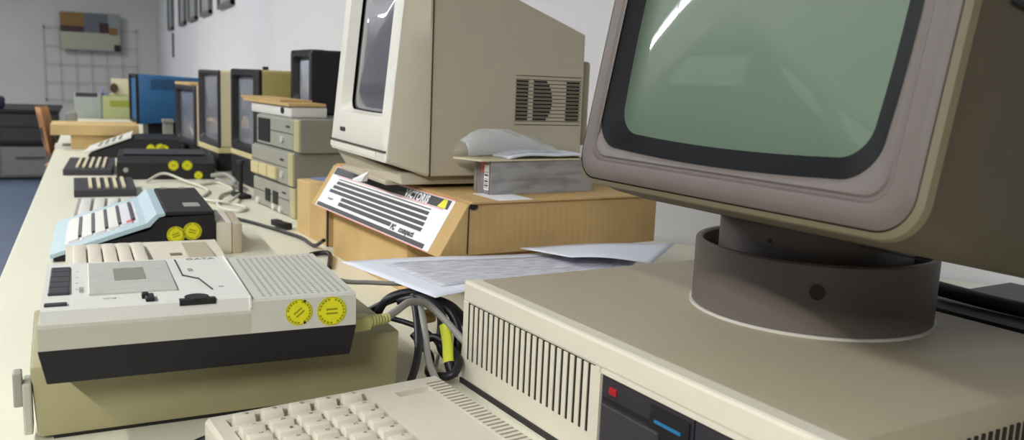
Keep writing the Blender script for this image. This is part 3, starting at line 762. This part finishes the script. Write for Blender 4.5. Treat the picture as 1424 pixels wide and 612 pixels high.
tag(MB().hexa([(-.025, -.008, 0), (.20, -.004, 0), (.225, .050, 0), (-.045, .060, 0)], [(-.025, -.008, .0025), (.20, -.004, .0025), (.225, .050, .0025), (-.045, .060, .0025)]).obj('card_flap', 'cream2', None, False, (.645, 1.426, 1.0157), (0, 0, math.radians(7.3))),
    'thin cardboard sheet on the grey printed box', 'cardboard')
tagb.bm.free()
def sheet(f, nx, ny):
    mb = MB(); g_ = [[mb.bm.verts.new(f(i/nx, j/ny)) for j in range(ny+1)] for i in range(nx+1)]
    for i in range(nx):
        for j in range(ny): mb.bm.faces.new([g_[i][j], g_[i+1][j], g_[i+1][j+1], g_[i][j+1]])
    return mb
def thick(o, t): md = o.modifiers.new('Solidify', 'SOLIDIFY'); md.thickness = t; md.offset = 1; return o
# envelope of white paper
def env(u, v): return (u*.20+.02, -.006+v*.06, .0028+.010*math.sin(math.pi*min(1, u*1.05))*(.6+.4*v)+.002*math.sin(9*u))
tag(thick(sheet(env, 24, 6).obj('white_envelope', 'paper', None, True, (.662, 1.432, 1.0158), (0, 0, math.radians(7))), .004), 'white folded paper on the thin cardboard sheet', 'paper')
def bagf(u, v):
    x = -.055+u*.200
    h = (max(0, math.sin(math.pi*min(1, (u*.95+.06))))**.5)*(1-.66*u)*.060*max(0, math.sin(math.pi*v))**.45
    h += (.0025*math.sin(23*u+5*v)*math.sin(11*v+3*u)+.0012*math.sin(47*u)*math.cos(31*v))*math.sin(math.pi*v)
    return (x, .000+v*.054, .004+max(.001, h)+.008*u)
bg = sheet(bagf, 60, 24)
bgo = bg.obj('plastic_bag', 'bag', None, True, (.655, 1.432, 1.0200), (0, 0, math.radians(7))); thick(bgo, .0006)
tag(bgo, 'crumpled clear plastic bag on top of the grey printed box', 'bag')

# ================================================================= PAPERS over the cables
def lerp(a, b_, t): return Vector(a)*(1-t)+Vector(b_)*t
P00, P10, P01, P11 = (.346, 1.325, .866), (.93, 1.315, .866), (.425, 1.112, .850), (.80, 1.185, .866)
def sheetA(u, v):
    p = lerp(lerp(P00, P10, u), lerp(P01, P11, u), v)
    p.z += .006*math.sin(5*u+1)*(v)+.004*math.sin(9*u)*(1-v)*.4
    return p
sh = thick(sheet(sheetA, 30, 10).obj('paper_sheet', 'paper', None, True), .0008)
tag(sh, 'white printed sheet draped over the cables in front of the labelled carton', 'paper')
def sheetB(u, v):
    u2, v2 = .09+u*.80, .14+v*.70
    p = sheetA(u2, v2); p.z += .0013; return p
thick(sheet(sheetB, 24, 8).obj('printed_area', 'print1', sh, True), .0002)
def sheetC(u, v):
    p = lerp(lerp((.66, 1.325, .874), (.965, 1.292, .878), u), lerp((.70, 1.215, .878), (.818, 1.157, .876), u), v); p.z += .003*math.sin(4*u); return p
tag(thick(sheet(sheetC, 14, 6).obj('paper_sheet', 'paper', None, True), .0008), 'plain white sheet on top of the printed one, by the big monitor', 'paper')

# ================================================================= CABLES
def cable(label, pts, r, m='cable_black', name='cable', n=10):
    return tag(MB().tube(pts, r, n).obj(name, m, None, True), label, 'cable')
t_ = T
c1 = thing('printer_cable', 'grey cable with a cream ribbed plug in the right side of the cassette computer', 'cable', (0, 0, 0))
MB().tube([(.322, 1.010, .862), (.345, 1.035, .864), (.375, 1.075, .862), (.408, 1.10, .85), (.43, 1.09, .83), (.452, 1.05, .80)], .0050, 12).obj('cord', 'cable_grey', c1, True)
MB().box(-.001, .026, -.010, .010, -.009, .009, .003).obj('plug', 'creamplug', c1, True, (.272, 1.000, .861), (0, 0, math.radians(12)))
rb_ = MB()
for i in range(7): rb_.tube([(.297+i*.0042, 1.0040+i*.0011, .8615), (.2995+i*.0042, 1.0046+i*.0011, .8615)], .0078-.0003*i, 12, 0)
rb_.obj('strain_relief', 'creamplug', c1, True)
cable('black cable arching over in a loop from behind the cassette computer', [(.40, 1.22, .76), (.365, 1.20, .79), (.372, 1.18, .835), (.40, 1.17, .850), (.43, 1.16, .846), (.445, 1.14, .82), (.43, 1.10, .79), (.445, 1.11, .765)], .0062)
cable('black cable hanging down in front of the sage beige case', [(.415, 1.17, .846), (.398, 1.12, .846), (.388, 1.08, .83), (.372, 1.03, .805), (.350, .995, .78), (.33, .98, .757)], .0052)
cable('grey cable hanging beside the black one', [(.408, 1.16, .846), (.400, 1.10, .842), (.392, 1.06, .82), (.388, 1.03, .79), (.395, 1.00, .765), (.41, .975, .757)], .0050, 'cable_grey')
c2 = thing('taped_cable', 'black cable wrapped with yellow tape beside the computer case', 'cable', (0, 0, 0))
MB().tube([(.392, 1.17, .838), (.415, 1.135, .848), (.430, 1.105, .835), (.430, 1.075, .805), (.424, 1.052, .783), (.427, 1.04, .762)], .0070, 12).obj('cord', 'cable_black', c2, True)
MB().tube([(.392, 1.17, .838), (.415, 1.135, .848), (.430, 1.105, .835), (.430, 1.075, .805), (.424, 1.052, .783), (.427, 1.04, .762)], .0077, 12, 8, (.50, .84)).obj('yellow_tape', 'yg', c2, True)
cable('black cable coiled low beside the computer case', [(.40, 1.13, .80), (.415, 1.10, .775), (.40, 1.06, .764), (.42, 1.03, .77), (.437, 1.05, .785), (.425, 1.10, .800), (.40, 1.12, .79)], .0058)
cable('black cable lying across behind the coil', [(.35, 1.24, .80), (.40, 1.20, .835), (.44, 1.18, .832), (.50, 1.20, .80), (.56, 1.26, .77)], .0056)
cable('thin black cable under the printed sheet', [(.33, 1.28, .80), (.36, 1.22, .81), (.42, 1.15, .80), (.438, 1.09, .775)], .0040)
cable('thin grey cable under the printed sheet', [(.24, 1.19, .90), (.31, 1.20, .868), (.36, 1.205, .860), (.41, 1.20, .856), (.45, 1.22, .85)], .0034, 'cable_grey')
cable('thin white cable lying low between the cases', [(.352, 1.06, .756), (.38, 1.04, .758), (.41, 1.07, .762), (.435, 1.12, .768)], .0030, 'cable_white')
cable('thick black cable under the right end of the printed sheet', [(.395, 1.175, .838), (.43, 1.150, .842), (.462, 1.145, .830), (.50, 1.16, .795), (.55, 1.20, .765)], .0085)
cable('black cable dropping from the printed sheet to the table', [(.43, 1.17, .838), (.452, 1.135, .832), (.462, 1.115, .805), (.455, 1.10, .770)], .0065)
ad = thing('plug_adapter', 'orange brown plug among the cables', 'plug', (.425, 1.165, .800), 20)
MB().box(0, .03, 0, .02, 0, .018, .004).obj('plug_body', 'card', ad, True)
MB().tube([(.015, .01, .0), (.012, .012, -.02), (.03, .02, -.045)], .003, 8).obj('cord', 'cable_black', ad, True)
# table top cables in the middle distance
cable('thin black cable running across the table to the small cardboard box', [(.335, 2.45, t_+.008), (.38, 2.37, t_+.005), (.43, 2.22, t_+.005), (.455, 2.12, t_+.006), (.462, 2.02, t_+.006), (.470, 1.955, t_+.03)], .0045)
MBp = thing('cable_plug', 'black plug block on the table by the bottom grey device', 'plug', (.462, 2.33, t_), -70)
MB().box(0, .055, -.040, -.018, 0, .018, .004).obj('plug_body', 'black', MBp, True)
MB().box(-.02, .01, -.04, -.02, .004, .02, .003).obj('plug_neck', 'charcoal', MBp, True)
cable('black cable end lying left of the lower cardboard box', [(.43, 1.915, t_+.006), (.455, 1.925, t_+.007), (.470, 1.90, t_+.008), (.44, 1.78, t_+.005)], .0055)
cable('white cable looped on the table behind the pale blue deck', [(.25, 2.95, t_+.005), (.33, 2.80, t_+.005), (.40, 2.66, t_+.005), (.37, 2.58, t_+.005), (.33, 2.68, t_+.005), (.36, 2.90, t_+.006), (.42, 3.05, t_+.005), (.40, 3.25, t_+.005), (.33, 3.2, t_+.005)], .0045, 'cable_white')
cable('second white cable wandering over the table before the black units', [(.16, 3.30, t_+.005), (.22, 3.34, t_+.03), (.28, 3.28, t_+.014), (.34, 3.05, t_+.006), (.30, 2.85, t_+.006), (.36, 2.72, t_+.014), (.41, 2.86, t_+.012), (.45, 2.98, t_+.006)], .0045, 'cable_white')
cable('grey cable bunch lying under the cream monitors', [(.39, 3.35, t_+.02), (.42, 3.2, t_+.04), (.43, 3.05, t_+.03), (.42, 3.18, t_+.012), (.40, 3.3, t_+.012)], .008, 'cable_grey')
jk = thing('joystick', 'black joystick with an upright stick standing before the grey device stack', 'joystick', (.425, 2.90, t_), -80)
MB().box(-.045, .05, -.02, .02, 0, .014, .005).obj('joystick_base', 'black', jk, True)
MB().tube([(0, 0, .012), (.0, 0, .115)], .007, 12, 0).obj('stick', 'black', jk, True)
MB().disc((0, 0, .11), (1, 0, 0), (0, 1, 0), .012, .012, 20).obj('stick_top', 'charcoal', jk, True)

# ================================================================= FAR END OF THE TABLE
wb = thing('wooden_tray', 'pale wooden board box lying across another at the far table', 'box', (-.185, 4.64, .818), 0)
MB().box(0, .385, 0, .30, 0, .050, .002).obj('box_body', 'card2', wb)
box('dark_corner', 'brown', wb, .372, .388, .05, .1, .012, .035)
wb2 = thing('cardboard_box', 'pale cardboard box underneath the wooden board box', 'box', (-.10, 4.66, T), 1)
MB().box(0, .26, 0, .24, 0, .068, .002).obj('carton', 'card2', wb2)
box('paper_slip', 'white', wb2, -.07, .0, .02, .2, .0, .012)
pr = thing('printer', 'pale grey printer near the end of the table', 'printer', (-.125, 7.3, T), 0)
MB().box(0, .185, 0, .35, 0, .185, .01).obj('printer_body', 'printer', pr, True)
box('platen_slot', 'charcoal', pr, .01, .16, -.002, .05, .16, .190, .004)
sg = thing('tool_case', 'sage green case beside the pale grey printer', 'case', (.065, 7.3, T), 0)
MB().box(0, .19, 0, .3, 0, .175, .01).obj('case_body', 'sage', sg, True)
box('lid', 'lime', sg, .05, .19, -.004, .3, .09, .14, .008)
tag(MB().box(0, .12, 0, .2, 0, .125, .006).obj('cream_box', 'cream2', None, True, (.135, 7.35, T+.176)), 'cream box on top of the sage green case', 'box')
tag(MB().disc((0, 0, 0), (1, 0, 0), (0, 0, 1), .028, .02, 24, 1.3).obj('round_speaker', 'brown', None, True, (.150, 7.34, T+.230)), 'dark round speaker by the cream box', 'speaker')
tag(MB().box(0, .05, 0, .05, 0, .02, .004).box(0, .02, 0, .02, 0, .06, .004).obj('lilac_scrap', 'paleblue', None, True, (.06, 7.3, T+.176)), 'lilac cloth scrap on the sage green case', 'cloth')
tag(MB().box(0, .1, 0, .15, 0, .04, .015).obj('crumpled_paper', 'paper2', None, True, (-.165, 5.6, T)), 'white crumpled paper left of the grey printer', 'paper')
tag(MB().box(0, .1, 0, .15, 0, .09, .02).obj('grey_pouch', 'greyside', None, True, (-.255, 7.6, T)) if False else MB().box(0, .07, 0, .15, 0, .075, .018).obj('grey_pouch', 'greyside', None, True, (-.168, 6.6, T)), 'grey pouch at the table edge left of the printer', 'pouch')

# chair
ch = thing('chair', 'wooden shell chair pulled up at the far end of the table', 'chair', (-.10, 7.05, 0), 84)
def backf(u, v):
    x = (u-.5)*.40*(1-.25*v); y = .05*(2*u-1)**2*-1; z = .50+v*.34
    return (x, .20+y+.06*v, z)
thick(sheet(backf, 12, 6).obj('backrest', 'wood', ch, True), .012)
MB().box(-.2, .2, -.2, .2, .43, .445, .005).obj('seat', 'wood', ch, True)
for x, y in ((-.17, -.17), (.17, -.17)): MB().tube([(x, y, 0), (x*.9, y*.9, .43)], .011, 8, 0).obj('leg', 'metal', ch, True)
for x in (-.17, .17): MB().tube([(x, .19, 0), (x*.9, .16, .43), (x*.85, .22, .70)], .011, 8, 4).obj('leg', 'metal', ch, True)

# cabinet far left
cb = thing('low_cabinet', 'low dark cabinet with grey front panels against the far end of the room', 'cabinet', (-3.4, 9.74, 0), 0)
CWd = 3.08
MB().box(0, CWd, 0, .6, .36, .66, .004).obj('upper_body', 'cabdark', cb)
MB().box(0, CWd+.02, -.03, 1.2, .66, .69, .003).obj('worktop', 'black', cb)
MB().box(0, CWd, .02, .6, .02, .32, .004).obj('lower_body', 'cabgrey', cb)
MB().box(0, CWd, .04, .6, .32, .36).obj('shadow_gap', 'black', cb)
for i in range(6):
    x = CWd-.5*(i+1)
    d_ = box('door', 'cabgrey', cb, x+.01, x+.49, .005, .02, .04, .30, .004)
    MB().tube([(x+.12, -.01, .22), (x+.38, -.01, .22)], .006, 8, 0).obj('handle', 'charcoal', d_, True)
    box('drawer', 'cabdark', cb, x+.01, x+.49, -.012, .001, .52, .64, .004)
    box('drawer', 'cabdark', cb, x+.01, x+.49, -.012, .001, .38, .50, .004)
tag(MB().box(0, .12, 0, .12, 0, .12, .03).obj('navy_jar', 'navy', None, True, (-.89, 9.75, .69)), 'navy blue container on the low dark cabinet', 'container')

# ================================================================= WALL THINGS
gp = thing('wire_grid', 'large wire grid panel fixed on the far wall', 'wire grid', (-.575, 13.655, .62), 0)
gm = MB()
for i in range(7): gm.box(i*.194-.0022, i*.194+.0022, 0, .006, 0, 1.05)
for j in range(5): gm.box(0, 1.164, -.006, 0, .02+j*.245, .0244+j*.245)
gm.obj('grid_wires', 'wire', gp)
for x, z in ((.0, .02), (1.16, .02), (0, 1.0), (1.16, 1.0)): box('wall_spacer', 'wire', gp, x-.01, x+.01, .006, .040, z, z+.02)
pc = thing('wall_picture', 'wide picture panel with brown top and pale lower half above the wire grid', 'picture', (-.375, 13.56, 1.335), 0, 0)
box('panel', 'pgrey', pc, 0, .755, 0, .02, 0, .51)
box('brown_area', 'orange', pc, .01, .30, -.003, 0, .27, .50)
box('dark_band', 'pdark', pc, .01, .30, -.005, -.003, .24, .32)
box('slate_area', 'pblue', pc, .30, .60, -.003, 0, .24, .50)
box('dark_figure', 'pdark', pc, .49, .61, -.005, -.003, .24, .38)
box('brown_patch', 'orange', pc, .61, .72, -.005, -.003, .22, .32)
box('pale_area', 'ppale', pc, .01, .74, -.003, 0, .01, .24)
box('dark_spot', 'black', pc, .67, .75, -.005, -.003, .0, .09)
for x in (.0, .74): box('mounting', 'wire', pc, x, x+.015, .02, .14, .2, .22)
fr = [(10.6, 11.2), (9.17, 9.75), (8.16, 8.80), (7.15, 7.80), (5.98, 6.66)]
kinds = ['farthest', 'second farthest', 'middle', 'second nearest', 'nearest']
def wframe(y0, y1, k):
    t = thing('framed_picture', '%s of the grey framed pictures in the row high on the right wall' % k, 'picture', (.85, y1, 1.575), -90, group='framed pictures on the right wall')
    d = y1-y0; mb = MB()
    mb.box(0, d, -.03, 0, 0, .03, .002).box(0, d, -.03, 0, .72, .75, .002).box(0, .03, -.03, 0, 0, .75, .002).box(d-.03, d, -.03, 0, 0, .75, .002)
    mb.obj('frame', 'frame', t); box('picture', 'pgrey', t, .02, d-.02, -.012, 0, .02, .73)
for (a_, b_), k in zip(fr, kinds): wframe(a_, b_, k)
tag(MB().box(-.02, 0, -.05, .05, 0, .27, .002).obj('wall_strip', 'frame', None, False, (.85, 10.7, 1.265)), 'narrow grey strip on the right wall below the farthest picture', 'wall strip')
